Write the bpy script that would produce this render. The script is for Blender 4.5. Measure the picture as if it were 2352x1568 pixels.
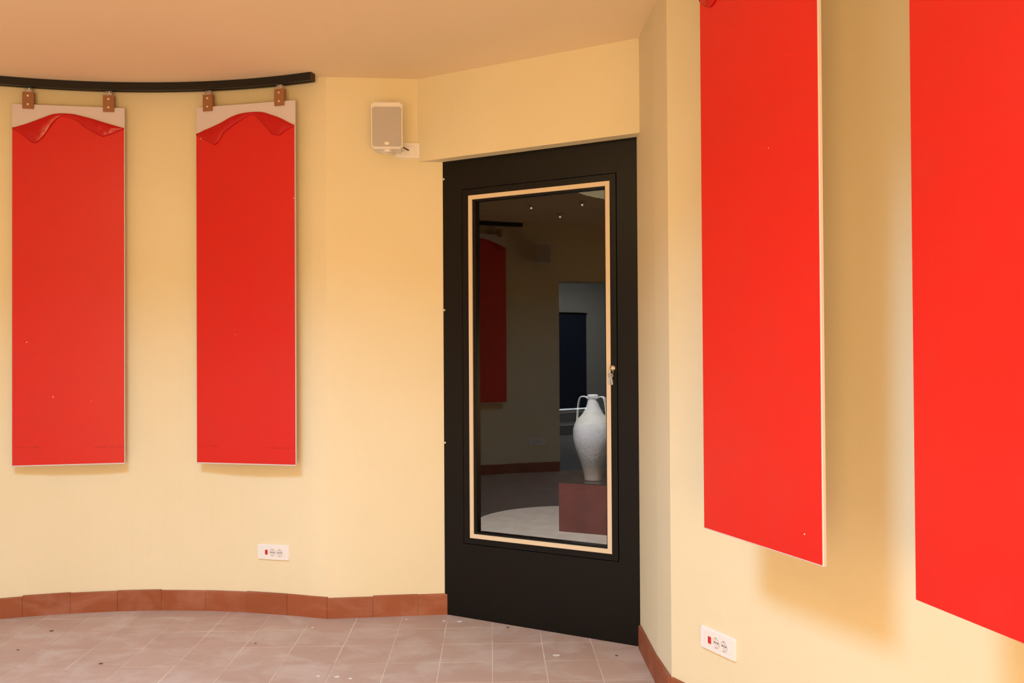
import bpy, bmesh, math, random
from mathutils import Vector, Matrix, noise
random.seed(7)
for o in list(bpy.data.objects): bpy.data.objects.remove(o)
scn = bpy.context.scene
COL = scn.collection
H = 1.40

# ------------------------------------------------------------------ camera, world, lights, exposure
cd = bpy.data.cameras.new('camera'); cam = bpy.data.objects.new('camera', cd); COL.objects.link(cam)
cd.sensor_fit = 'HORIZONTAL'; cd.sensor_width = 36.0; cd.lens = 1930.0/2352.0*36.0
cd.clip_start = 0.05; cd.clip_end = 60
P_, R_ = math.radians(0.60), 0.0060
fw = Vector((0, math.cos(P_), math.sin(P_))); u0 = Vector((0, -math.sin(P_), math.cos(P_))); r0 = Vector((1, 0, 0))
rt = math.cos(R_)*r0 - math.sin(R_)*u0; up = math.cos(R_)*u0 + math.sin(R_)*r0
m = Matrix.Identity(4)
for i in range(3): m[i][0] = rt[i]; m[i][1] = up[i]; m[i][2] = -fw[i]
m[2][3] = H
cam.matrix_world = m; scn.camera = cam

w = bpy.data.worlds.new('world'); scn.world = w; w.use_nodes = True
w.node_tree.nodes['Background'].inputs[0].default_value = (0.75, 0.85, 1.0, 1)
w.node_tree.nodes['Background'].inputs[1].default_value = 0.02

SKY = Vector((-1.59, 1.40))      # centre of the round skylight
SKY_R, SHAFT = 1.0, 0.75
def area(name, loc, aim, size, power, col, shape='DISK', sy=None):
    l = bpy.data.lights.new(name, 'AREA'); l.shape = shape; l.size = size
    if sy: l.size_y = sy
    l.energy = power; l.color = col
    o = bpy.data.objects.new(name, l); COL.objects.link(o); o.location = loc
    o.rotation_euler = (Vector(aim)-Vector(loc)).to_track_quat('-Z', 'Y').to_euler()
    return o
KEY = 218.0
area('skylight_daylight', (SKY.x, SKY.y, 2.85+SHAFT-0.03), (SKY.x, SKY.y, 0), 1.25, KEY, (0.27, 0.63, 0.98))
area('warm_fill_light', (-0.1, -1.38, 1.05), (-0.1, 4.0, 1.75), 2.6, 182, (0.99, 0.63, 0.265), "RECTANGLE", 1.8)  # added warm fill behind the camera, not a real fitting
area('hall_fill_light', (-6.6, -2.4, 2.8), (-6.6, -2.4, 0), 2.0, 190, (1.0, 0.92, 0.80))  # added area light to brighten the hall
def spot(name, loc, aim, power, ang, blend, col, r=0.04):
    l = bpy.data.lights.new(name, 'SPOT'); l.energy = power; l.spot_size = math.radians(ang); l.spot_blend = blend
    l.shadow_soft_size = r; l.color = col
    o = bpy.data.objects.new(name, l); COL.objects.link(o); o.location = loc
    o.rotation_euler = (Vector(aim)-Vector(loc)).to_track_quat('-Z', 'Y').to_euler()
spot('amphora_fill_spot', (0.10, 5.45, 2.70), (0.48, 6.75, 0.35), 195, 58, 0.5, (0.98, 0.95, 0.98), 0.08)  # added unseen spot that brightens the amphora, plinth and disc

scn.view_settings.view_transform = 'Standard'; scn.view_settings.look = 'None'
scn.view_settings.gamma = 1.0; scn.view_settings.use_curve_mapping = False
scn.view_settings.exposure = -0.04

# ------------------------------------------------------------------ materials
def srgb(r, g, b):
    f = lambda c: (c/255/12.92) if c/255 <= .04045 else ((c/255+.055)/1.055)**2.4
    return (f(r), f(g), f(b), 1)
def mat(name, col, rough=0.5, metal=0.0, spec=0.5, var=None, scale=4.0, detail=4.0, lo=.35, hi=.65, bump=0.0, bscale=60.0, coat=0.0, rvar=None):
    M = bpy.data.materials.new(name); M.use_nodes = True
    nt = M.node_tree; b = nt.nodes['Principled BSDF']
    if len(col) == 3: col = (*col, 1)
    b.inputs['Base Color'].default_value = col; b.inputs['Roughness'].default_value = rough
    b.inputs['Metallic'].default_value = metal; b.inputs['Specular IOR Level'].default_value = spec
    b.inputs['Coat Weight'].default_value = coat
    tc = nt.nodes.new('ShaderNodeTexCoord')
    geo = nt.nodes.new('ShaderNodeNewGeometry')
    if var is not None:
        if len(var) == 3: var = (*var, 1)
        n = nt.nodes.new('ShaderNodeTexNoise'); n.inputs['Scale'].default_value = scale; n.inputs['Detail'].default_value = detail
        r = nt.nodes.new('ShaderNodeValToRGB'); r.color_ramp.elements[0].position = lo; r.color_ramp.elements[1].position = hi
        r.color_ramp.elements[0].color = col; r.color_ramp.elements[1].color = var
        nt.links.new(geo.outputs['Position'], n.inputs['Vector']); nt.links.new(n.outputs['Fac'], r.inputs['Fac'])
        nt.links.new(r.outputs['Color'], b.inputs['Base Color'])
        if rvar is not None:
            mr = nt.nodes.new('ShaderNodeMapRange'); mr.inputs['To Min'].default_value = rough; mr.inputs['To Max'].default_value = rvar
            nt.links.new(n.outputs['Fac'], mr.inputs['Value']); nt.links.new(mr.outputs[0], b.inputs['Roughness'])
    if bump:
        n2 = nt.nodes.new('ShaderNodeTexNoise'); n2.inputs['Scale'].default_value = bscale; n2.inputs['Detail'].default_value = 3
        bp = nt.nodes.new('ShaderNodeBump'); bp.inputs['Strength'].default_value = bump; bp.inputs['Distance'].default_value = 0.01
        nt.links.new(geo.outputs['Position'], n2.inputs['Vector']); nt.links.new(n2.outputs['Fac'], bp.inputs['Height'])
        nt.links.new(bp.outputs['Normal'], b.inputs['Normal'])
    return M
def tile_mat(name, base, alt, dust, dustamt=0.5, rough=0.75, dscale=5.0):
    # fired clay: tint differs per tile (object random), pale cement dust smeared across the lot
    M = bpy.data.materials.new(name); M.use_nodes = True; nt = M.node_tree; b = nt.nodes['Principled BSDF']
    b.inputs['Roughness'].default_value = rough; b.inputs['Specular IOR Level'].default_value = 0.35
    geo = nt.nodes.new('ShaderNodeNewGeometry'); oi = nt.nodes.new('ShaderNodeObjectInfo')
    mx = nt.nodes.new('ShaderNodeMix'); mx.data_type = 'RGBA'; mx.inputs['A'].default_value = base; mx.inputs['B'].default_value = alt
    n = nt.nodes.new('ShaderNodeTexNoise'); n.inputs['Scale'].default_value = 9; n.inputs['Detail'].default_value = 6
    ma = nt.nodes.new('ShaderNodeMath'); ma.operation = 'MULTIPLY_ADD'; ma.inputs[1].default_value = 0.5; 
    nt.links.new(geo.outputs['Position'], n.inputs['Vector'])
    nt.links.new(oi.outputs['Random'], ma.inputs[0]); 
    ms = nt.nodes.new('ShaderNodeMath'); ms.operation = 'MULTIPLY'; ms.inputs[1].default_value = 0.6
    nt.links.new(n.outputs['Fac'], ms.inputs[0]); nt.links.new(ms.outputs[0], ma.inputs[2]); nt.links.new(ma.outputs[0], mx.inputs['Factor'])
    mp = nt.nodes.new('ShaderNodeMapping'); mp.inputs['Scale'].default_value = (1.0, 1.35, 2.0)
    nt.links.new(geo.outputs['Position'], mp.inputs['Vector'])
    d = nt.nodes.new('ShaderNodeTexNoise'); d.inputs['Scale'].default_value = dscale; d.inputs['Detail'].default_value = 8; d.inputs['Roughness'].default_value = 0.62
    d.inputs['Distortion'].default_value = 0.6
    nt.links.new(mp.outputs[0], d.inputs['Vector'])
    r = nt.nodes.new('ShaderNodeValToRGB'); r.color_ramp.elements[0].position = 0.46; r.color_ramp.elements[1].position = 0.78
    r.color_ramp.elements[0].color = (0, 0, 0, 1); r.color_ramp.elements[1].color = (dustamt,)*3+(1,)
    nt.links.new(d.outputs['Fac'], r.inputs['Fac'])
    m2 = nt.nodes.new('ShaderNodeMix'); m2.data_type = 'RGBA'; m2.inputs['B'].default_value = dust
    nt.links.new(r.outputs['Color'], m2.inputs['Factor']); nt.links.new(mx.outputs['Result'], m2.inputs['A'])
    nt.links.new(m2.outputs['Result'], b.inputs['Base Color'])
    bp = nt.nodes.new('ShaderNodeBump'); bp.inputs['Strength'].default_value = 0.15; bp.inputs['Distance'].default_value = 0.004
    nt.links.new(d.outputs['Fac'], bp.inputs['Height']); nt.links.new(bp.outputs['Normal'], b.inputs['Normal'])
    return M
WALL = mat('yellow_plaster', (.785, .695, .49), .85, spec=.2, var=(.765, .675, .465), scale=2.2, bump=.06, bscale=90)
CEIL = mat('ceiling_plaster', (.86, .70, .50), .9, spec=.2, var=(.84, .68, .48), scale=1.5, bump=.03, bscale=60)
SHAFTM = mat('shaft_plaster', (.95, .50, .20), .85, spec=.2)
TILE = tile_mat('terracotta_floor', (.52, .345, .26, 1), (.455, .285, .21, 1), (.70, .60, .52, 1), .5, .75, 4.0)
BASE = tile_mat('terracotta_skirting', (.32, .088, .033, 1), (.27, .073, .028, 1), (.60, .30, .22, 1), .35, .6, 3.5)
GROUT = mat('grout', (.82, .64, .50), .95, spec=.1, var=(.62, .42, .32), scale=3)
BLACK = mat('black_lacquer', (.003, .0027, .0023), .36, spec=.28, bump=.02, bscale=30)
GROOVE = mat('groove_black', (.003, .003, .003), .7, spec=.1)
TRIM = mat('beige_inlay', (.70, .58, .42), .4, spec=.3)
RAIL = mat('black_rail', (.010, .009, .008), .45, spec=.4)
CAP = mat('rail_cap', (.035, .010, .008), .5)
BOARD = mat('white_foam_board', (.66, .59, .63), .6, spec=.3)
FILM = mat('red_film', (.63, .006, .003), .36, spec=.6, var=(.60, .010, .006), scale=6, lo=.5, hi=.8, rvar=.42, bump=.05, bscale=7)
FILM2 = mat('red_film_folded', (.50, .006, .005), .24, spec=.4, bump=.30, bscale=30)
FMARK = mat('dark_red_print', (.42, .006, .004), .4)
FLECK = mat('white_fleck', (.85, .6, .55), .7)
CLAMP = mat('brown_clamp', (.31, .135, .06), .45, spec=.4)
STEEL = mat('bright_steel', (.72, .70, .68), .25, metal=1.0)
SCREW = mat('pale_screw', (.85, .78, .72), .3, metal=.6)
WHITE = mat('white_plastic', (.82, .80, .80), .38, spec=.5)
WHITE2 = mat('white_plastic_recess', (.70, .66, .65), .45)
REDSW = mat('red_rocker', (.55, .025, .02), .35)
DARKH = mat('dark_hole', (.02, .015, .012), .6)
SPK = mat('speaker_white', (.78, .74, .72), .45)
GRILLE = mat('speaker_grille', (.47, .43, .41), .6, bump=.25, bscale=900)
CABLE = mat('cable_black', (.03, .02, .012), .5)
CLAY = mat('amphora_clay', (.74, .74, .76), .8, spec=.25, var=(.42, .38, .27), scale=5.5, detail=7, lo=.45, hi=.72, bump=.25, bscale=45)
def height_tones(M, stops):  # mixes colour bands by height, broken up with noise, into the base colour
    nt = M.node_tree; b = nt.nodes['Principled BSDF']; tc = nt.nodes.new('ShaderNodeTexCoord'); sp = nt.nodes.new('ShaderNodeSeparateXYZ')
    n = nt.nodes.new('ShaderNodeTexNoise'); n.inputs['Scale'].default_value = 9; n.inputs['Detail'].default_value = 6
    ma = nt.nodes.new('ShaderNodeMath'); ma.operation = 'MULTIPLY_ADD'; ma.inputs[1].default_value = .35
    r = nt.nodes.new('ShaderNodeValToRGB'); e = r.color_ramp.elements
    while len(e) < len(stops): e.new(.5)
    for q, (p, c) in zip(e, stops): q.position = p; q.color = (*c, 1)
    nt.links.new(tc.outputs['Object'], sp.inputs[0]); nt.links.new(tc.outputs['Object'], n.inputs['Vector'])
    nt.links.new(n.outputs['Fac'], ma.inputs[0]); nt.links.new(sp.outputs['Z'], ma.inputs[2])
    nt.links.new(ma.outputs[0], r.inputs['Fac'])
    old = b.inputs['Base Color'].links[0].from_socket
    mx = nt.nodes.new('ShaderNodeMix'); mx.data_type = 'RGBA'; mx.inputs['Factor'].default_value = .7
    nt.links.new(old, mx.inputs['A']); nt.links.new(r.outputs['Color'], mx.inputs['B']); nt.links.new(mx.outputs['Result'], b.inputs['Base Color'])
height_tones(CLAY, [(.17, (.46, .38, .27)), (.30, (.52, .48, .40)), (.38, (.74, .74, .80)), (.55, (.70, .70, .74)), (.64, (.52, .52, .44)), (.74, (.50, .50, .44)), (.85, (.52, .51, .54))])
PLINTH = mat('red_brown_plinth', (.23, .034, .022), .6, spec=.3, var=(.16, .023, .015), scale=5)
PTOP = mat('dark_polished_top', (.018, .012, .009), .12, spec=.5)
DISC = mat('pale_stone_disc', (.66, .57, .47), .7, spec=.2, var=(.58, .49, .39), scale=7)
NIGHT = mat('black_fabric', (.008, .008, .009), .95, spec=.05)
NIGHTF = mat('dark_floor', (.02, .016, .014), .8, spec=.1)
GREYW = mat('grey_plaster', (.56, .57, .56), .9, spec=.1)
BLUED = mat('dark_blue_door', (.02, .03, .075), .45)
STEP = mat('grey_step', (.30, .31, .34), .8)
STEPE = mat('white_step_edge', (.9, .9, .92), .4)
BRASS = mat('dull_nickel', (.55, .48, .40), .3, metal=1.0)
GL = bpy.data.materials.new('pane_glass'); GL.use_nodes = True
nt = GL.node_tree; nt.nodes.remove(nt.nodes['Principled BSDF']); g = nt.nodes.new('ShaderNodeBsdfGlass')
g.inputs['Roughness'].default_value = 0; g.inputs['IOR'].default_value = 1.41; g.inputs['Color'].default_value = (.97, .98, .98, 1)
nt.links.new(g.outputs[0], nt.nodes['Material Output'].inputs[0])

# ------------------------------------------------------------------ helpers
def tag(o, label=None, cat=None, group=None, kind=None):
    if label: o['label'] = label
    if cat: o['category'] = cat
    if group: o['group'] = group
    if kind: o['kind'] = kind
    return o
def empty(name, loc=(0, 0, 0), rz=0.0, parent=None):
    o = bpy.data.objects.new(name, None); COL.objects.link(o); o.location = loc; o.rotation_euler = (0, 0, rz)
    o.empty_display_size = .1
    if parent: o.parent = parent
    return o
def obj(name, bm, material, parent=None, smooth=False, loc=None, rot=None):
    bmesh.ops.recalc_face_normals(bm, faces=bm.faces)
    me = bpy.data.meshes.new(name); bm.to_mesh(me); bm.free(); me.materials.append(material)
    if smooth:
        for p in me.polygons: p.use_smooth = True
    o = bpy.data.objects.new(name, me); COL.objects.link(o)
    if parent: o.parent = parent
    if loc: o.location = loc
    if rot: o.rotation_euler = rot
    return o
def bx(bm, x0, x1, y0, y1, z0, z1, bev=0.0, seg=2):
    r = bmesh.ops.create_cube(bm, size=1.0, matrix=Matrix.Translation(((x0+x1)/2, (y0+y1)/2, (z0+z1)/2)) @ Matrix.Diagonal((abs(x1-x0), abs(y1-y0), abs(z1-z0), 1)))
    if bev:
        es = list({e for v in r['verts'] for e in v.link_edges})
        bmesh.ops.bevel(bm, geom=es, offset=bev, segments=seg, affect='EDGES', profile=.5)
    return bm
def NB(): return bmesh.new()
def box(x0, x1, y0, y1, z0, z1, bev=0.0, seg=2): return bx(NB(), x0, x1, y0, y1, z0, z1, bev, seg)
def cyl(bm, p0, p1, r, n=16, r2=None):
    p0, p1 = Vector(p0), Vector(p1); d = p1-p0
    M = Matrix.Translation((p0+p1)/2) @ d.to_track_quat('Z', 'Y').to_matrix().to_4x4()
    bmesh.ops.create_cone(bm, cap_ends=True, segments=n, radius1=r, radius2=r if r2 is None else r2, depth=d.length, matrix=M)
    return bm
def torus(bm, c, R, r, axis='Y', n=24, k=8):
    rings = []
    for i in range(n):
        a = 2*math.pi*i/n; ring = []
        for j in range(k):
            b = 2*math.pi*j/k; q = R+r*math.cos(b); h = r*math.sin(b)
            v = {'Y': (q*math.cos(a), h, q*math.sin(a)), 'X': (h, q*math.cos(a), q*math.sin(a)), 'Z': (q*math.cos(a), q*math.sin(a), h)}[axis]
            ring.append(bm.verts.new(Vector(c)+Vector(v)))
        rings.append(ring)
    for i in range(n):
        for j in range(k):
            bm.faces.new((rings[i][j], rings[(i+1) % n][j], rings[(i+1) % n][(j+1) % k], rings[i][(j+1) % k]))
    return bm
def prism(bm, poly, z0, z1):
    a = [bm.verts.new((x, y, z0)) for x, y in poly]; b = [bm.verts.new((x, y, z1)) for x, y in poly]; n = len(poly)
    bm.faces.new(a[::-1]); bm.faces.new(b)
    for i in range(n): bm.faces.new((a[i], a[(i+1) % n], b[(i+1) % n], b[i]))
    return bm
def offset_line(pts, d):
    """polyline shifted by d to its right-hand side"""
    out = []
    for i, p in enumerate(pts):
        p = Vector(p); ns = []
        if i > 0: t = (p-Vector(pts[i-1])).normalized(); ns.append(Vector((t.y, -t.x)))
        if i < len(pts)-1: t = (Vector(pts[i+1])-p).normalized(); ns.append(Vector((t.y, -t.x)))
        n = sum(ns, Vector((0, 0))); n.normalize(); k = 1.0/max(.5, n.dot(ns[0])); out.append(tuple(p+n*d*k))
    return out
def ribbon(bm, pts, d0, d1, z0, z1):
    """solid strip along polyline between offsets d0 and d1"""
    A, B = offset_line(pts, d0), offset_line(pts, d1); rows = []
    for a, b in zip(A, B):
        rows.append([bm.verts.new((*a, z0)), bm.verts.new((*b, z0)), bm.verts.new((*b, z1)), bm.verts.new((*a, z1))])
    for i in range(len(rows)-1):
        for j in range(4):
            bm.faces.new((rows[i][j], rows[i+1][j], rows[i+1][(j+1) % 4], rows[i][(j+1) % 4]))
    bm.faces.new(rows[0][::-1]); bm.faces.new(rows[-1])
    return bm
def pol(cx, cy, r, deg): a = math.radians(deg); return (cx+r*math.cos(a), cy+r*math.sin(a))

# ------------------------------------------------------------------ plan of the round hall (left to right, room on the right-hand side)
CC = (-1.9, 2.03); RW = 2.56; RR = 2.487; CH = 2.85
A0, A1 = 208.6, 68.85
arcL = [pol(*CC, RW, A0+(A1-A0)*i/72) for i in range(73)]
corner = (-0.976, 4.427); arcL[-1] = corner
DL, DR = Vector((-0.365, 4.482)), Vector((0.589, 3.980))          # feet of the black door
dd = (DR-DL).normalized(); dn = Vector((dd.y, -dd.x))             # dn points into the hall
flat = [corner, (-0.363, 4.486)]
side = [(0.597, 3.990), (0.606, 3.552), (0.622, 3.328)]
def arcR(s, off=0.0):
    n = 60; x, y = 0.622, 3.328; 
    for i in range(n):
        a = math.radians(31)-0.2*(s*(i+.5)/n); x += s/n*math.sin(a); y -= s/n*math.cos(a)
    a = math.radians(31)-0.2*s
    return (x-math.cos(a)*off, y-math.sin(a)*off)
rightw = [arcR(3.1*i/40) for i in range(41)]
endR = rightw[-1]
backr = (endR[0]+.02, -1.45); backl = (-3.30, -1.45)
jambA = arcL[0]; 
od = (Vector(backl)-Vector(jambA)).normalized()
jambB = tuple(Vector(jambA)+od*1.15)

# walls
def wall(name, pts, z0=0, z1=CH, t=0.12, material=None):
    o = obj(name, ribbon(NB(), pts, -t, 0, z0, z1), material or WALL); tag(o, kind='structure'); return o
wl = wall('wall_left', arcL+[flat[1]])
wr = wall('wall_right', side+rightw[1:])
# rounded plaster nose is left crisp; wall behind the camera
wb = wall('wall_back', [endR, backr, backl])
wo = wall('wall_opening', [backl, jambB], t=.30)
o = obj('wall_opening_header', ribbon(NB(), [jambB, jambA], -.30, 0, 2.20, CH), WALL); tag(o, kind='structure')
# lintel above the black door: stands proud of the door face
l0 = DL-dd*.10+dn*.068; l1 = DR+dd*.02+dn*.068
ll = (-0.498, 4.4735)
bm = NB(); q0 = Vector(ll); q1 = DR+dd*.052+dn*.068
prism(bm, [tuple(q0), tuple(q1), tuple(q1-dn*.24), tuple(q0-dn*.24)], 2.408, CH)
tag(obj('wall_over_door', bm, WALL), kind='structure')

# ceiling with the round skylight and its shaft
bm = NB()
outer = [(-4.75, -1.8), (2.0, -1.8), (2.0, 4.9), (-4.75, 4.9)]
ov = [bm.verts.new((x, y, CH)) for x, y in outer]
iv = [bm.verts.new((*pol(*SKY, SKY_R, 360*i/64), CH)) for i in range(64)]
es = [bm.edges.new((ov[i], ov[(i+1) % 4])) for i in range(4)]+[bm.edges.new((iv[i], iv[(i+1) % 64])) for i in range(64)]
bmesh.ops.triangle_fill(bm, use_beauty=True, use_dissolve=False, edges=es)
tag(obj('ceiling', bm, CEIL), kind='structure')
ceil = bpy.data.objects['ceiling']
bm = NB()
ring = [pol(*SKY, SKY_R, 360*i/64) for i in range(64)]
a = [bm.verts.new((x, y, CH)) for x, y in ring]; b = [bm.verts.new((x, y, CH+SHAFT)) for x, y in ring]
for i in range(64): bm.faces.new((a[i], b[i], b[(i+1) % 64], a[(i+1) % 64]))
bm.faces.new(b)
obj('skylight_shaft', bm, SHAFTM, ceil, smooth=False)

# ------------------------------------------------------------------ floor: slab, one object per tile where the photograph shows them
room = arcL+[flat[1], (0.60, 4.0)]+side[1:]+rightw[1:]+[backr, backl, jambB]
bm = NB(); vs = [bm.verts.new((x, y, -.0011)) for x, y in offset_line(room, -.06)]
f = bm.faces.new(vs); r = bmesh.ops.extrude_face_region(bm, geom=[f])
for v in r['geom']:
    if isinstance(v, bmesh.types.BMVert): v.co.z = -.08
floor = tag(obj('floor', bm, GROUT), kind='structure')
ga = -.0235; ex = Vector((math.cos(ga), -math.sin(ga)*-1*-1)); ex = Vector((math.cos(.0235), math.sin(.0235))); ey = Vector((-math.sin(.0235), math.cos(.0235)))
G0 = Vector((-.097, 3.797)); TW, TD, GAP = .2365, .232, .0045
def clip(poly, n, c):
    out = []
    for i in range(len(poly)):
        p, q = poly[i], poly[(i+1) % len(poly)]; a, b = p.dot(n)-c, q.dot(n)-c
        if a <= 0: out.append(p)
        if (a < 0 < b) or (b < 0 < a): out.append(p+(q-p)*(a/(a-b)))
    return out
inner = [Vector(p) for p in offset_line(room, -.004)]
def tile_poly(i, j):
    o = G0+ex*(i*TW)+ey*(j*TD); g = GAP/2; poly = inner
    for n, c in ((ex, ex.dot(o)+TW-g), (-ex, -(ex.dot(o)+g)), (ey, ey.dot(o)+TD-g), (-ey, -(ey.dot(o)+g))):
        poly = clip(poly, n, c)
        if len(poly) < 3: return None
    # drop duplicates
    res = []
    for p in poly:
        if not res or (p-res[-1]).length > 1e-4: res.append(p)
    if len(res) > 2 and (res[0]-res[-1]).length < 1e-4: res.pop()
    A = sum(res[k].x*res[(k+1) % len(res)].y-res[(k+1) % len(res)].x*res[k].y for k in range(len(res)))/2
    return res if len(res) > 2 and abs(A) > 3e-4 else None
rest = NB()
for j in range(-24, 5):
    for i in range(-20, 9):
        tp = tile_poly(i, j)
        if not tp: continue
        cy = sum(p.y for p in tp)/len(tp); cx = sum(p.x for p in tp)/len(tp)
        z1 = random.uniform(-.0004, .0003)
        if j >= -2 and max(p.y for p in tp) > 3.42 and cx > -3.0:
            c = Vector((cx, cy)); bm = prism(NB(), [tuple(p-c) for p in tp], -.012, z1)
            obj('tile', bm, TILE, floor, loc=(cx, cy, 0))
        else: prism(rest, [tuple(p) for p in tp], -.012, z1)
tag(obj('floor_tiles', rest, TILE, floor), kind='stuff')

SPOT = mat('dried_plaster', (.74, .66, .60), .9, spec=.1)
CHIP = mat('dark_chip', (.10, .05, .035), .9, spec=.1)
for (x, y, r, mt) in ((.194, 3.870, .014, SPOT), (-.760, 3.63, .010, SPOT), (-.845, 3.64, .007, SPOT), (-.70, 3.61, .008, SPOT), (-.36, 4.37, .008, SPOT), (-.28, 4.36, .012, SPOT), (-1.02, 4.28, .006, SPOT), (-.56, 4.40, .006, SPOT),
                      (-1.86, 3.80, .008, CHIP), (-2.33, 4.25, .009, CHIP), (-2.34, 3.98, .006, CHIP), (-.03, 4.26, .007, CHIP), (.47, 3.86, .006, CHIP), (-1.24, 4.05, .005, CHIP)):
    bm = NB(); vs = [bm.verts.new((r*(1+.45*noise.noise(Vector((k*1.3, x*9, y*7))))*math.cos(k*math.pi/5)*1.15, r*.8*(1+.45*noise.noise(Vector((k*1.7, y*9, x*5))))*math.sin(k*math.pi/5), 0)) for k in range(10)]
    f_ = bm.faces.new(vs); q = bmesh.ops.extrude_face_region(bm, geom=[f_])
    for v in q['geom']:
        if isinstance(v, bmesh.types.BMVert): v.co.z = .0012
    obj('plaster_spot' if mt is SPOT else 'dark_speck', bm, mt, floor, loc=(x, y, .0002))

# ------------------------------------------------------------------ skirting tiles
def along(pts, s):
    for i in range(len(pts)-1):
        a, b = Vector(pts[i]), Vector(pts[i+1]); L = (b-a).length
        if s <= L or i == len(pts)-2: return a+(b-a)*(s/L), (b-a).normalized()
        s -= L
    return Vector(pts[-1]), (Vector(pts[-1])-Vector(pts[-2])).normalized()
def length(pts): return sum((Vector(pts[i+1])-Vector(pts[i])).length for i in range(len(pts)-1))
def skirting(root, pts, cuts, h=.109):
    for k in range(len(cuts)-1):
        s0, s1 = cuts[k]+.0012, cuts[k+1]-.0012
        p0, _ = along(pts, s0); p1, _ = along(pts, s1)
        d = p1-p0; L = d.length; n = Vector((d.y, -d.x)).normalized()
        hh = h+random.uniform(-.003, .003)
        bm = box(-L/2, L/2, -.006, .006, 0, hh, 0)
        tops = [e for e in bm.edges if all(v.co.z > hh-1e-4 and v.co.y < 0 for v in e.verts)]
        bmesh.ops.bevel(bm, geom=tops, offset=.005, segments=3, affect='EDGES', profile=.5)
        c = (p0+p1)/2+n*(.007+random.uniform(-.0008, .0008))
        obj('skirting_tile', bm, BASE, root, loc=(c.x, c.y, 0), rot=(0, 0, math.atan2(d.y, d.x)))
bl = tag(empty('baseboard_left'), kind='structure')
S = length(arcL)
# joints read off the photograph for the stretch in view
seen = [S-1.855, S-1.665, S-1.43, S-1.19, S-.955, S-.71, S-.475, S-.235, S+.0028]
c = [seen[0]]
while c[0] > .25: c.insert(0, c[0]-.236)
c[0] = .0
skirting(bl, arcL, c+seen[1:])
Lf = length(flat); skirting(bl, flat, [-0.0022, .236, .472, Lf+.012])
br = tag(empty('baseboard_right'), kind='structure')
ptsR = side+rightw[1:]
s_c = length(side)
def offs(pts, s0): return [s0+.236*i for i in range(1, 9)]
skirting(br, side, [0.035, .235+.035+.17, s_c-.003], .109)
skirting(br, rightw, [0.008]+[.20+.236*i for i in range(0, 12)])

# ------------------------------------------------------------------ black door with the glazed leaf
ang = math.atan2(dd.y, dd.x)
door = tag(empty('door_1', (DL.x, DL.y, 0), ang), kind='structure')
# local frame: x along the door, -y into the hall
W_, T_ = 1.078, 2.408
LX0, LX1, LZ0, LZ1 = .118, .984, .386, 2.250
bm = NB()
for a in ((0, LX0, 0, T_), (LX1, W_+.008, 0, T_), (LX0, LX1, 0, LZ0), (LX0, LX1, LZ1, T_)): bx(bm, a[0], a[1], 0, .05, a[2], a[3])
bmesh.ops.remove_doubles(bm, verts=bm.verts, dist=1e-5)
obj('frame', bm, BLACK, door)
g = .004
bm = NB()
for a in ((LX0-.001, LX0+g, LZ0, LZ1), (LX1-g, LX1+.001, LZ0, LZ1), (LX0+g, LX1-g, LZ0-.001, LZ0+g), (LX0+g, LX1-g, LZ1-g, LZ1+.001)): bx(bm, a[0], a[1], .022, .05, a[2], a[3])
obj('rebate', bm, GROOVE, door)
TX0, TX1, TZ0, TZ1 = .159, .949, .421, 2.213; tw = .022
GX0, GX1, GZ0, GZ1 = TX0+tw+.018, TX1-tw-.006, TZ0+tw+.010, TZ1-tw-.010
def frame_bm(x0, x1, z0, z1, X0, X1, Z0, Z1, y0, y1, bm=None):
    bm = bm or NB()
    def loop(a, b, c, d, y): return [bm.verts.new(v) for v in ((a, y, c), (b, y, c), (b, y, d), (a, y, d))]
    A, B, C, D = loop(x0, x1, z0, z1, y0), loop(X0, X1, Z0, Z1, y0), loop(X0, X1, Z0, Z1, y1), loop(x0, x1, z0, z1, y1)
    for P, Q in ((A, B), (B, C), (C, D), (D, A)):
        for i in range(4): bm.faces.new((P[i], P[(i+1) % 4], Q[(i+1) % 4], Q[i]))
    return bm
leaf = obj('leaf', frame_bm(LX0+g, LX1-g, LZ0+g, LZ1-g, TX0, TX1, TZ0, TZ1, -.002, .045), BLACK, door)
obj('beige_trim', frame_bm(TX0, TX1, TZ0, TZ1, TX0+tw, TX1-tw, TZ0+tw, TZ1-tw, -.004, .03), TRIM, leaf)['label'] = 'beige inlay strip around the glass'
obj('glazing_bead', frame_bm(TX0+tw, TX1-tw, TZ0+tw, TZ1-tw, GX0, GX1, GZ0, GZ1, .003, .045), BLACK, leaf)
obj('glass_pane', box(GX0-.001, GX1+.001, .022, .028, GZ0-.001, GZ1+.001), GL, leaf)['label'] = 'dark reflecting glass pane'
for z in (2.315, 1.616, .911):
    bm = cyl(NB(), (.007, .001, z), (.007, -.003, z), .0055, 12); obj('hinge_screw', bm, SCREW, door)
# lock
bm = cyl(NB(), (.962, -.002, 1.312), (.962, -.012, 1.312), .0125, 20); cyl(bm, (.962, -.012, 1.312), (.962, -.016, 1.312), .009, 20)
obj('lock_cylinder', bm, BRASS, leaf)
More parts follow.
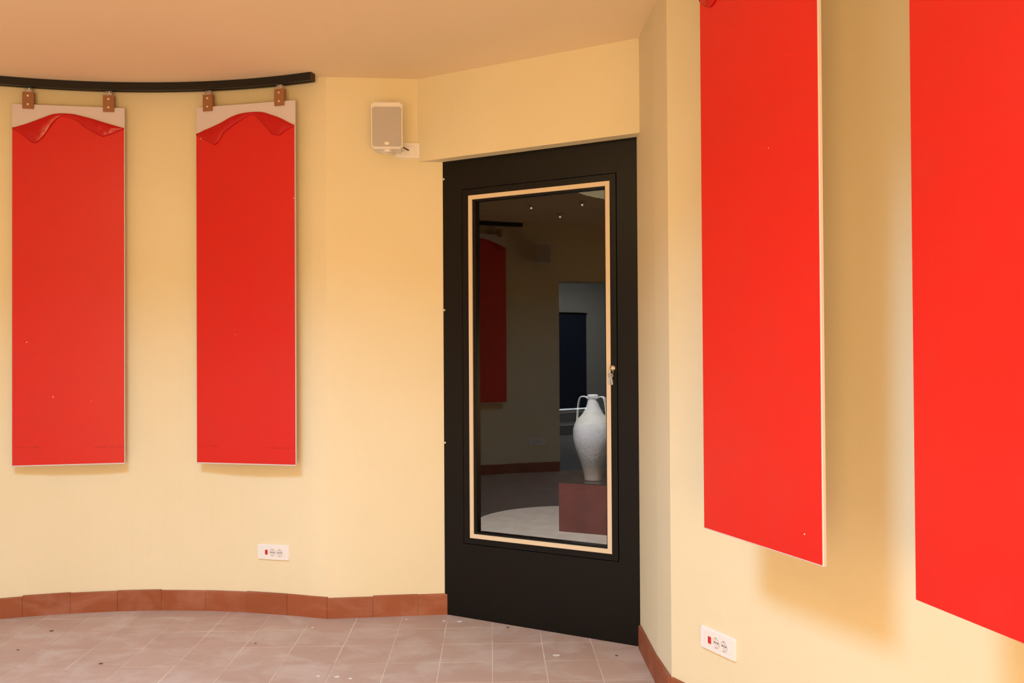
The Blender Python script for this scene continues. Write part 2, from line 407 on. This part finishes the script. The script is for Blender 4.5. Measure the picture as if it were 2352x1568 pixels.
# keys hanging in the lock
kr = empty('key_bunch', (0, 0, 0)); 
def dw(x, y, z): p = DL+dd*x-dn*y; return Vector((p.x, p.y, z))
kr.location = dw(.962, -.018, 1.312); kr.rotation_euler = (0, 0, ang)
tag(kr, 'small nickel key in the door lock with a second key dangling from its ring', 'keys')
bm = NB(); bx(bm, -.0016, .0016, -.010, .002, -.004, .004); torus(bm, (0, -.018, 0), .0085, .0022, 'X', 20, 6); obj('key', bm, BRASS, kr)
bm = torus(NB(), (0, -.020, -.018), .0125, .001, 'Y', 28, 6); obj('key_ring', bm, STEEL, kr)
def hung_key(x, rot):
    bm = NB(); torus(bm, (0, 0, -.008), .008, .0022, 'Y', 18, 6); bx(bm, -.0032, .0032, -.0012, .0012, -.052, -.015)
    for k in range(4): bx(bm, .0032, .0055, -.0010, .0010, -.050+k*.006, -.047+k*.006)
    obj('key', bm, STEEL, kr, loc=(x, -.020, -.027), rot=(0, rot, 0))
hung_key(.002, -.10); hung_key(-.004, .10)

# ------------------------------------------------------------------ hanging rails
def rail(name, pts, z0, z1, halfw):
    root = empty(name)
    bm = NB(); A = offset_line(pts, -halfw); B = offset_line(pts, halfw)
    # section: a box with a slot open to below and a lip near the foot of its face
    rows = []
    sec = [(0, z0), (.36, z0), (.36, z0+.030), (.64, z0+.030), (.64, z0), (1, z0), (1, z0+.009), (.97, z0+.011), (.97, z1), (0, z1)]
    for a, b in zip(A, B):
        rows.append([bm.verts.new((a[0]+(b[0]-a[0])*t, a[1]+(b[1]-a[1])*t, z)) for t, z in sec])
    n = len(sec)
    for i in range(len(rows)-1):
        for j in range(n): bm.faces.new((rows[i][j], rows[i+1][j], rows[i+1][(j+1) % n], rows[i][(j+1) % n]))
    bm.faces.new(rows[0][::-1]); bm.faces.new(rows[-1])
    obj('track', bm, RAIL, root)
    for e, q in ((0, 1), (-1, -2)):
        p = Vector(pts[e]); t = (p-Vector(pts[q])).normalized()
        bm = box(-.0015, .0015, -halfw+.001, halfw-.001, z0, z1)
        obj('end_cap', bm, CAP, root, loc=(p.x+t.x*.0015, p.y+t.y*.0015, 0), rot=(0, 0, math.atan2(t.y, t.x)))
    return root
RZ0, RZ1 = 2.807, 2.8495
aR0, aR1 = 198.4, 69.55
rl = rail('hanging_rail', [pol(*CC, RR, aR0+(aR1-aR0)*i/70) for i in range(71)], RZ0, RZ1-.001, .022)
tag(rl, 'curved black rail under the ceiling on the left wall, two red panels hang from it', 'rail')
rr_ = rail('hanging_rail', [arcR(.35+2.3*i/30, .262) for i in range(31)], RZ0, RZ1-.001, .024)
tag(rr_, 'curved black rail above the right wall carrying the two nearest red panels', 'rail')

# ------------------------------------------------------------------ red display panels
PH0 = 1.893
def lerp(tab, u):
    for (a, va), (b, vb) in zip(tab, tab[1:]):
        if u <= b: t = (u-a)/(b-a) if b > a else 0; return va+(vb-va)*t
    return tab[-1][1]
def smooth(tab, u, w=.03): return sum(lerp(tab, min(1, max(0, u+k*w))) for k in (-1, -.5, 0, .5, 1))/5
def panel(pL, pR, label, T, L, cu, flecks=(), marks=(), group='red display panels hanging from the rails', film_bottom=.007, PB=.81, PH=1.893):
    pL, pR = Vector(pL), Vector(pR); d = pR-pL; Wd = d.length
    root = empty('display_panel', (pL.x, pL.y, PB), math.atan2(d.y, d.x))
    tag(root, label, 'panel', group)
    obj('board', box(0, Wd, 0, .012, 0, PH, .0015, 1), BOARD, root)
    # film: x across, -y towards the room
    N = 48; bm = NB(); zb = film_bottom; xa, xb = .002, Wd-.0035; rows = []
    zs = [0, .02, .1, .25, .4, .55, .7, .8, .9, .96, 1]
    for i in range(N+1):
        u = i/N; x = xa+(xb-xa)*u; zt = PH-smooth(T, u); rows.append([bm.verts.new((x, -.0009, zb+(zt-zb)*k)) for k in zs])
    for i in range(N):
        for j in range(len(zs)-1): bm.faces.new((rows[i][j], rows[i+1][j], rows[i+1][j+1], rows[i][j+1]))
    r = bmesh.ops.extrude_face_region(bm, geom=bm.faces[:])
    for v in r['geom']:
        if isinstance(v, bmesh.types.BMVert): v.co.y = -.0002
    film = obj('red_film', bm, FILM, root)
    # folded-back flap: rolls out from the film's top edge and hangs down in two tongues
    bm = NB(); rows = []; K = 12
    for i in range(N+1):
        u = i/N; x = xa+(xb-xa)*u; zt = PH-smooth(T, u); zl = PH-max(smooth(L, u, .012), smooth(T, u)+.003)
        dep = zt-zl; row = []
        bul = min(.011, .0025+dep*.16)
        for k in range(K+1):
            t = k/K
            if t < .25: a = t/.25*math.pi/2; y = -.0012-bul*math.sin(a)*.75; z = zt+.0015*math.sin(a*2)-dep*.08*(1-math.cos(a))
            else: s = (t-.25)/.75; y = -.0012-bul*(.75+.35*math.sin(s*math.pi)-.45*s*s); z = zt-dep*(.08+.92*s)
            nz = noise.noise(Vector((x*22, z*26, pL.x*9)))*.005*min(1, dep/.04)*math.sin(min(1, t*1.3)*math.pi)
            row.append(bm.verts.new((x, min(y+nz, -.0014), z)))
        rows.append(row)
    for i in range(N):
        for k in range(K): bm.faces.new((rows[i][k], rows[i+1][k], rows[i+1][k+1], rows[i][k+1]))
    fo = obj('film_flap', bm, FILM2, root, smooth=True)
    sm = fo.modifiers.new('thick', 'SOLIDIFY'); sm.thickness = .0006; sm.offset = 0
    fo['label'] = 'loosened top edge of the red film folded forward'
    for (u, z, r) in flecks:
        obj('white_fleck', cyl(NB(), (u*Wd, -.0008, z), (u*Wd, -.0016, z), r, 8), FLECK, film)
    if marks:
        bm = NB()
        for (u0, u1, z) in marks:
            x = u0*Wd
            while x < u1*Wd:
                l = random.uniform(.004, .011)
                bx(bm, x, min(x+l, u1*Wd), -.00115, -.0005, z-.003*random.uniform(.5, 1), z+.003*random.uniform(.4, 1)); x += l+random.choice((.002, .003, .003, .012))
        tag(obj('faint_print', bm, FMARK, film), kind='stuff')
    for u in cu:
        x = u*Wd; hw = .0280
        c = obj('clamp', None or clamp_bm(hw), CLAMP, root, loc=(x, 0, PH))
        for z in (.042, -.003):
            bm = cyl(NB(), (0, -.009, z), (0, -.0135, z), .0055, 14); bmesh.ops.bevel(bm, geom=[e for e in bm.edges if all(v.co.y < -.0134 for v in e.verts)], offset=.0018, segments=2, affect='EDGES')
            obj('screw', bm, SCREW, c)
        bm = NB(); bx(bm, -.019, .019, -.006, .018, .0745, .078, .0008); bx(bm, -.017, .017, -.004, .016, RZ0-PB-PH-.005, RZ0-PB-PH-.002, .0006); bx(bm, -.012, .012, .002, .010, .058, .0745)
        cyl(bm, (0, -.004, .0665), (0, .014, .0665), .0072, 6); cyl(bm, (0, .006, .078), (0, .006, min(RZ0-PB-PH-.001, .096)), .004, 10)
        obj('rail_carriage', bm, STEEL, c)
    return root
def clamp_bm(hw):
    bm = NB()
    bx(bm, -hw, hw, -.009, -.0022, -.026, .063, .0012, 2)
    bx(bm, -hw, hw, .0125, .019, -.026, .063, .0012, 2)
    bx(bm, -hw+.001, hw-.001, -.0022, .0125, .004, .062)
    return bm
T1 = [(0, .131), (.12, .108), (.25, .076), (.36, .050), (.44, .043), (.55, .046), (.70, .065), (.85, .089), (1, .112)]
L1 = [(0, .134), (.08, .158), (.17, .204), (.22, .206), (.28, .170), (.36, .098), (.42, .058), (.50, .062), (.58, .082), (.66, .118), (.75, .146), (.81, .162), (.88, .146), (1, .115)]
T2 = [(0, .146), (.25, .096), (.36, .067), (.45, .052), (.56, .048), (.66, .051), (.70, .055), (.85, .087), (1, .135)]
L2 = [(0, .150), (.12, .186), (.20, .212), (.23, .196), (.28, .150), (.38, .112), (.50, .076), (.58, .058), (.63, .078), (.71, .128), (.78, .174), (.86, .184), (.91, .156), (1, .138)]
T3 = [(0, .147), (.2, .105), (.4, .066), (.55, .052), (.7, .058), (1, .128)]
L3 = [(0, .152), (.06, .180), (.12, .196), (.2, .170), (.32, .110), (.42, .075), (.6, .062), (.72, .12), (.82, .168), (.92, .15), (1, .131)]
def off2(a, b, o): a, b = Vector(a), Vector(b); d = (b-a).normalized(); n = Vector((d.y, -d.x)); return tuple(a+n*o), tuple(b+n*o)
panel((-2.633, 4.423), (-2.081, 4.517), 'leftmost red display panel with a white top, flap tongue longest on its left', T1, L1, (.145, .858),
      flecks=((.13, .655, .003), (.36, .365, .003), (.70, .34, .002)), marks=((.03, .24, .100), (.73, .99, .093)), PB=.803, PH=1.9155)
panel((-1.696, 4.517), (-1.130, 4.391), 'second red display panel from the left, hung at the end of the curved rail', T2, L2, (.127, .850),
      flecks=((.985, 1.40, .003), (.40, .69, .002), (.05, 1.745, .003)), marks=((.02, .22, .094), (.72, .98, .092)), PB=.803, PH=1.9155)
panel((.629, 2.774), (.837, 2.274), 'red display panel right of the black door, white edge showing on its right', T3, L3, (.145, .855),
      flecks=((.87, .075, .0024), (.62, 1.18, .0015)), film_bottom=.004)
panel((.942, 1.975), (1.071, 1.445), 'nearest red display panel, cut off by the right edge of the photo', T2, L1, (.145, .855),
      flecks=((.88, 1.02, .0038),), film_bottom=.0015)
a0, a1 = pol(*CC, RR, 194.0-180+180), pol(*CC, RR, 181.0)
panel(a0, a1, 'red display panel seen only as a dark reflection in the door glass', T3, L3, (.145, .855))

# ------------------------------------------------------------------ seven-module socket plates
def socket(name, c, rz, label, group='low wall socket plates', rocker=True):
    root = empty(name, c, rz); tag(root, label, 'socket', group)
    w, h = .0935, .0405
    bm = box(-w, w, -.009, 0, -h, h, 0)
    bmesh.ops.bevel(bm, geom=[e for e in bm.edges if abs(e.verts[0].co.y-e.verts[1].co.y) > .005], offset=.004, segments=3, affect='EDGES')
    bmesh.ops.bevel(bm, geom=[e for e in bm.edges if all(v.co.y < -.0085 for v in e.verts)], offset=.003, segments=3, affect='EDGES')
    pl = obj('cover_plate', bm, WHITE, root)
    obj('module_seam', frame_bm(-.068, .068, -.0235, .0235, -.0672, .0672, -.0227, .0227, -.0094, -.008), WHITE2, root)
    if rocker:
        bm = box(-.0465, -.0315, -.0125, -.0085, -.0125, .0125, .0012, 2); obj('red_rocker', bm, REDSW, root)['label'] = 'red rocker switch'
    for x in (-.004, .038):
        # recessed cup: rim, sloping wall and bottom
        bm = NB(); N = 28; prof = [(.0198, -.0091), (.0193, -.0112), (.0180, -.0110), (.0168, -.0098), (.0150, -.0095), (.0, -.0095)]
        rings = []
        for r, y in prof[:-1]: rings.append([bm.verts.new((x+r*math.cos(2*math.pi*i/N), y, r*math.sin(2*math.pi*i/N))) for i in range(N)])
        for A, B in zip(rings, rings[1:]):
            for i in range(N): bm.faces.new((A[i], A[(i+1) % N], B[(i+1) % N], B[i]))
        bm.faces.new(rings[-1])
        cup = obj('outlet', bm, WHITE2, root, smooth=False)
        bm = NB()
        for dx in (-.0095, .0095): cyl(bm, (x+dx, -.0092, 0), (x+dx, -.0099, 0), .0028, 10)
        cyl(bm, (x, -.0092, 0), (x, -.0099, 0), .0024, 10)
        tag(obj('contact_holes', bm, DARKH, cup), kind='stuff')
        bm = NB()
        for s in (-1, 1): bx(bm, x-.004, x+.004, -.0122, -.0088, s*.0172-.0012, s*.0172+.0012)
        tag(obj('earth_clip', bm, STEEL, cup), kind='stuff')
    return root
def on_arc_left(deg, z): p = pol(*CC, RW, deg); return (p[0], p[1], z), math.radians(deg-90)
# left plate: centre seen at x 635
c, rz = on_arc_left(76.05, .327)
c = (c[0]+.001*math.sin(0), c[1]+.0, c[2])
socket('wall_socket', c, rz, 'white socket plate with red rocker, low on the curved left wall')
p = arcR(.266); socket('wall_socket', (p[0], p[1], .322), -math.radians(90-(31-math.degrees(.2*.266))), 'white socket plate with red rocker, below the panel right of the door')
c, rz = on_arc_left(202.8, .345)
socket('wall_socket', c, rz, 'socket plate seen only as a reflection in the door glass', rocker=False)

# ------------------------------------------------------------------ loudspeakers
def speaker(loc, rz, label):
    """loc: bracket foot on the wall; local -y into the room"""
    root = empty('loudspeaker', loc, rz); tag(root, label, 'speaker', 'wall loudspeakers')
    hw, hh = .079, .118; y0, y1 = -.225, -.095
    bm = box(-hw, hw, y0, y1, -hh, hh, 0)
    bmesh.ops.bevel(bm, geom=[e for e in bm.edges if abs(e.verts[0].co.y-e.verts[1].co.y) > .05], offset=.009, segments=4, affect='EDGES')
    bmesh.ops.bevel(bm, geom=[e for e in bm.edges if all(v.co.y < y0+.001 for v in e.verts)], offset=.005, segments=2, affect='EDGES')
    for v in bm.verts:
        if v.co.y > y1-.02: v.co.x *= .90; v.co.z *= .96
    cb = obj('cabinet', bm, SPK, root)
    bm = box(-hw+.006, hw-.006, y0-.004, y0+.002, -hh+.010, hh-.026, 0)
    bmesh.ops.bevel(bm, geom=[e for e in bm.edges if abs(e.verts[0].co.y-e.verts[1].co.y) > .003], offset=.006, segments=3, affect='EDGES')
    obj('grille', bm, GRILLE, root)
    bm = NB(); cyl(bm, (0, y0-.0038, -hh+.025), (0, y0-.0062, -hh+.025), .008, 16)
    for v in bm.verts: v.co.x *= 1.6; 
    obj('badge', bm, SPK, root)
    bm = NB(); bx(bm, -.028, .028, -.008, 0, -.045, .045, .003)
    cyl(bm, (0, -.008, 0), (0, -.10, 0), .012, 14); obj('wall_bracket', bm, SPK, root)
    # swivel foot below the cabinet
    bm = NB(); N = 14
    for k in range(N):
        a0_, a1_ = math.pi*k/N, math.pi*(k+1)/N
    cyl(bm, (0, -.185, -hh-.010), (0, -.185, -hh+.002), .018, 18, .024); obj('swivel_foot', bm, SPK, root)
    bm = NB(); pts = [(-.026, -.195, -hh-.001), (-.024, -.19, -hh-.012), (.0, -.18, -hh-.017), (.026, -.14, -hh-.012), (.022, -.04, -.09), (.0, -.008, -.03)]
    for a, b in zip(pts, pts[1:]): cyl(bm, a, b, .0020, 8)
    obj('speaker_cable', bm, SPK, root)
    return root
fdir = (Vector(flat[1])-Vector(flat[0])).normalized()
frz = math.atan2(fdir.y, fdir.x)
def flatp(s, z, off=0): p = Vector(flat[0])+fdir*s; return (p.x+fdir.y*off, p.y-fdir.x*off, z)
speaker(flatp(.343, 2.541), frz-.06, 'small white loudspeaker with grey grille, high between panel and door')
c, rz = on_arc_left(203.6, 2.50)
speaker(c, rz, 'loudspeaker seen only as a dark reflection in the door glass')
# plate with the cable beside the speaker
jp = empty('junction_plate', flatp(.428, 2.466), frz); tag(jp, 'small white wall plate with a black cable tip, at the lower right of the loudspeaker', 'socket')
bm = box(-.062, .062, -.009, 0, -.040, .040, 0)
bmesh.ops.bevel(bm, geom=[e for e in bm.edges if abs(e.verts[0].co.y-e.verts[1].co.y) > .005], offset=.004, segments=3, affect='EDGES')
obj('cover_plate', bm, WHITE, jp)
obj('module_seam', frame_bm(-.037, .037, -.0235, .0235, -.0358, .0358, -.0223, .0223, -.0098, -.008), WHITE2, jp)
bm = NB()
for x in (-.012, .012): bx(bm, x-.0006, x+.0006, -.0096, -.008, -.022, .022)
tag(obj('module_gaps', bm, WHITE2, jp), kind='stuff')
bm = cyl(NB(), (.006, -.008, .000), (-.030, -.034, .014), .0036, 8)
cyl(bm, (-.030, -.034, .014), (-.041, -.044, .019), .0030, 8)
obj('cable_tip', bm, CABLE, jp)['label'] = 'black cable end'

# ------------------------------------------------------------------ recessed ceiling spots (show in the door glass)
BULB = bpy.data.materials.new('halogen_bulb'); BULB.use_nodes = True; b_ = BULB.node_tree.nodes['Principled BSDF']
b_.inputs['Emission Color'].default_value = (1, .86, .66, 1); b_.inputs['Emission Strength'].default_value = 9
def downlight(x, y, label):
    root = empty('ceiling_spot', (x, y, CH)); tag(root, label, 'ceiling light', 'small recessed ceiling spots')
    obj('ring', torus(NB(), (0, 0, -.004), .034, .007, 'Z', 28, 8), STEEL, root, smooth=True)
    obj('lamp', cyl(NB(), (0, 0, -.03), (0, 0, -.002), .024, 20, .029), STEEL, root)
    obj('bulb', cyl(NB(), (0, 0, -.042), (0, 0, -.030), .010, 14), BULB, root)
downlight(-3.218, 1.864, 'small ceiling spot reflected in the glass, leftmost of three')
downlight(-3.504, 1.279, 'small ceiling spot reflected in the glass, lowest of three')
downlight(-2.800, 1.552, 'small ceiling spot reflected in the glass, nearest the skylight edge')

# ------------------------------------------------------------------ display room behind the glass
def sroom(name, bm, mt): return tag(obj(name, bm, mt), kind='structure')
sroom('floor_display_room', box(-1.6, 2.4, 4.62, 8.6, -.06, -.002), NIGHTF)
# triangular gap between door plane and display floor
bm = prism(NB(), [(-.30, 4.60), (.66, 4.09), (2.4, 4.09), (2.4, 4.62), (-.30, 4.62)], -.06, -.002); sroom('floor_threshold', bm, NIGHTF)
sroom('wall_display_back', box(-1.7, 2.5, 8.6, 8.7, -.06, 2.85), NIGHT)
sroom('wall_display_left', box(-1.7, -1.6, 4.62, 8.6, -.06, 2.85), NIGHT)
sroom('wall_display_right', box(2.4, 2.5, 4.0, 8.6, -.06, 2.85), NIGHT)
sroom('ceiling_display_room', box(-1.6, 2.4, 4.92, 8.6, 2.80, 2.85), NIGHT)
dc = Vector((.45, 6.75))
bm = NB(); bmesh.ops.create_cone(bm, cap_ends=True, segments=96, radius1=.772, radius2=.772, depth=.010); 
d_ = obj('stone_disc', bm, DISC, loc=(dc.x, dc.y, .003)); tag(d_, 'pale round stone base on the floor behind the door glass', 'floor disc')
pr = empty('plinth', (.353, 6.473, .008), math.atan2(-.146, .35)*1.05); tag(pr, 'red-brown block with a dark top behind the glass, under the amphora', 'plinth')
obj('block', box(0, .62, 0, .50, 0, .372, .003, 1), PLINTH, pr)
obj('top_slab', box(-.001, .621, -.001, .501, .372, .380, .001, 1), PTOP, pr)['label'] = 'dark polished top'
# amphora
S_ = 1/6.536/296.0
prof_px = [(0, 1455), (135, 1455), (137, 1440), (140, 1400), (150, 1350), (175, 1250), (210, 1150), (245, 1050), (273, 950), (297, 850), (305, 760), (301, 690), (287, 640), (262, 580), (232, 540), (190, 500), (158, 460), (122, 400), (100, 350), (84, 300), (73, 262), (70, 245), (78, 232), (82, 205), (80, 182), (66, 176), (58, 190), (56, 240), (60, 300), (0, 330)]
prof = [(r*S_*1.0, (1455-y)*S_*1.005) for r, y in prof_px]
va = empty('amphora', (.628, 6.548, .388)); tag(va, 'pale two-handled clay amphora standing on the plinth behind the glass', 'amphora')
bm = NB(); N = 56; rings = []
for r, z in prof:
    if r == 0: rings.append([bm.verts.new((0, 0, z))]); continue
    ring = []
    for i in range(N):
        a = 2*math.pi*i/N; k = 1+.015*noise.noise(Vector((math.cos(a)*1.4, math.sin(a)*1.4, z*9)))
        ring.append(bm.verts.new((r*k*math.cos(a), r*k*math.sin(a), z)))
    rings.append(ring)
for A, B in zip(rings, rings[1:]):
    for i in range(N):
        j = (i+1) % N
        if len(A) == 1: bm.faces.new((A[0], B[j], B[i]))
        elif len(B) == 1: bm.faces.new((A[i], A[j], B[0]))
        else: bm.faces.new((A[i], A[j], B[j], B[i]))
body = obj('body', bm, CLAY, va, smooth=True)
def handle(az):
    pts = [(66, 232), (110, 207), (165, 203), (200, 225), (220, 290), (232, 380), (240, 480), (248, 570), (246, 600)]
    ca, sa = math.cos(az), math.sin(az); bm = NB(); rows = []
    P = [Vector((r*S_, 0, (1455-y)*S_)) for r, y in pts]
    fine = []
    for i in range(len(P)-1):
        p0, p1, p2, p3 = P[max(0, i-1)], P[i], P[i+1], P[min(len(P)-1, i+2)]
        for k in range(5):
            t = k/5; fine.append(.5*((2*p1)+(p2-p0)*t+(2*p0-5*p1+4*p2-p3)*t*t+(3*p1-p0-3*p2+p3)*t**3))
    fine.append(P[-1])
    for i, p in enumerate(fine):
        t = (fine[min(i+1, len(fine)-1)]-fine[max(i-1, 0)]).normalized(); n = Vector((t.z, 0, -t.x)); row = []
        for k in range(10):
            b = 2*math.pi*k/10; q = p+n*(.0062*math.cos(b))+Vector((0, 1, 0))*(.023*math.sin(b))
            row.append(bm.verts.new((q.x*ca-q.y*sa, q.x*sa+q.y*ca, q.z)))
        rows.append(row)
    for A, B in zip(rows, rows[1:]):
        for k in range(10): bm.faces.new((A[k], A[(k+1) % 10], B[(k+1) % 10], B[k]))
    bm.faces.new(rows[0][::-1]); bm.faces.new(rows[-1])
    obj('handle', bm, CLAY, va, smooth=True)
handle(math.radians(160)); handle(math.radians(-36))

# ------------------------------------------------------------------ hall beyond the opening behind the camera (shows in the glass)
sroom('floor_hall', box(-8.7, -3.3, -5.2, 1.3, -.08, -.02), STEP)
sroom('wall_hall_far', box(-8.6, -8.4, -5.2, 1.3, -.02, 2.9), GREYW)
sroom('wall_hall_left', box(-8.4, -3.4, -5.3, -5.2, -.02, 2.9), GREYW)
sroom('wall_hall_right', box(-8.4, -4.5, 1.2, 1.3, -.02, 2.9), GREYW)
sroom('ceiling_hall', box(-8.4, -3.5, -5.2, 1.3, 2.9, 2.95), GREYW)
d2 = tag(empty('door_2', (-8.40, -2.0, .32)), kind='structure')
obj('leaf', box(0, .04, -1.08, .0, .026, 1.72), BLUED, d2)
obj('frame', frame_bm(0, 0, 0, 0, 0, 0, 0, 0, 0, 0) if False else box(0, .02, -1.12, .04, 1.72, 1.76), BLACK, d2)
GAPL = bpy.data.materials.new('daylight_gap'); GAPL.use_nodes = True; b_ = GAPL.node_tree.nodes['Principled BSDF']
b_.inputs['Emission Color'].default_value = (.9, .95, 1, 1); b_.inputs['Emission Strength'].default_value = 9
obj('daylight_gap', box(0, .03, -1.08, 0, .001, .026), GAPL, d2)
st = tag(empty('trim_hall_steps', (-8.4, -2.6, 0)), kind='structure')
for k in range(2):
    s = obj('step', box(0, .9-.4*k, -1.4, 1.4, -.02+.17*k, .15+.17*k), STEP, st)
    obj('step_edge', box(.9-.4*k-.03, .9-.4*k+.004, -1.4, 1.4, .15+.17*k-.012, .153+.17*k), STEPE, s)
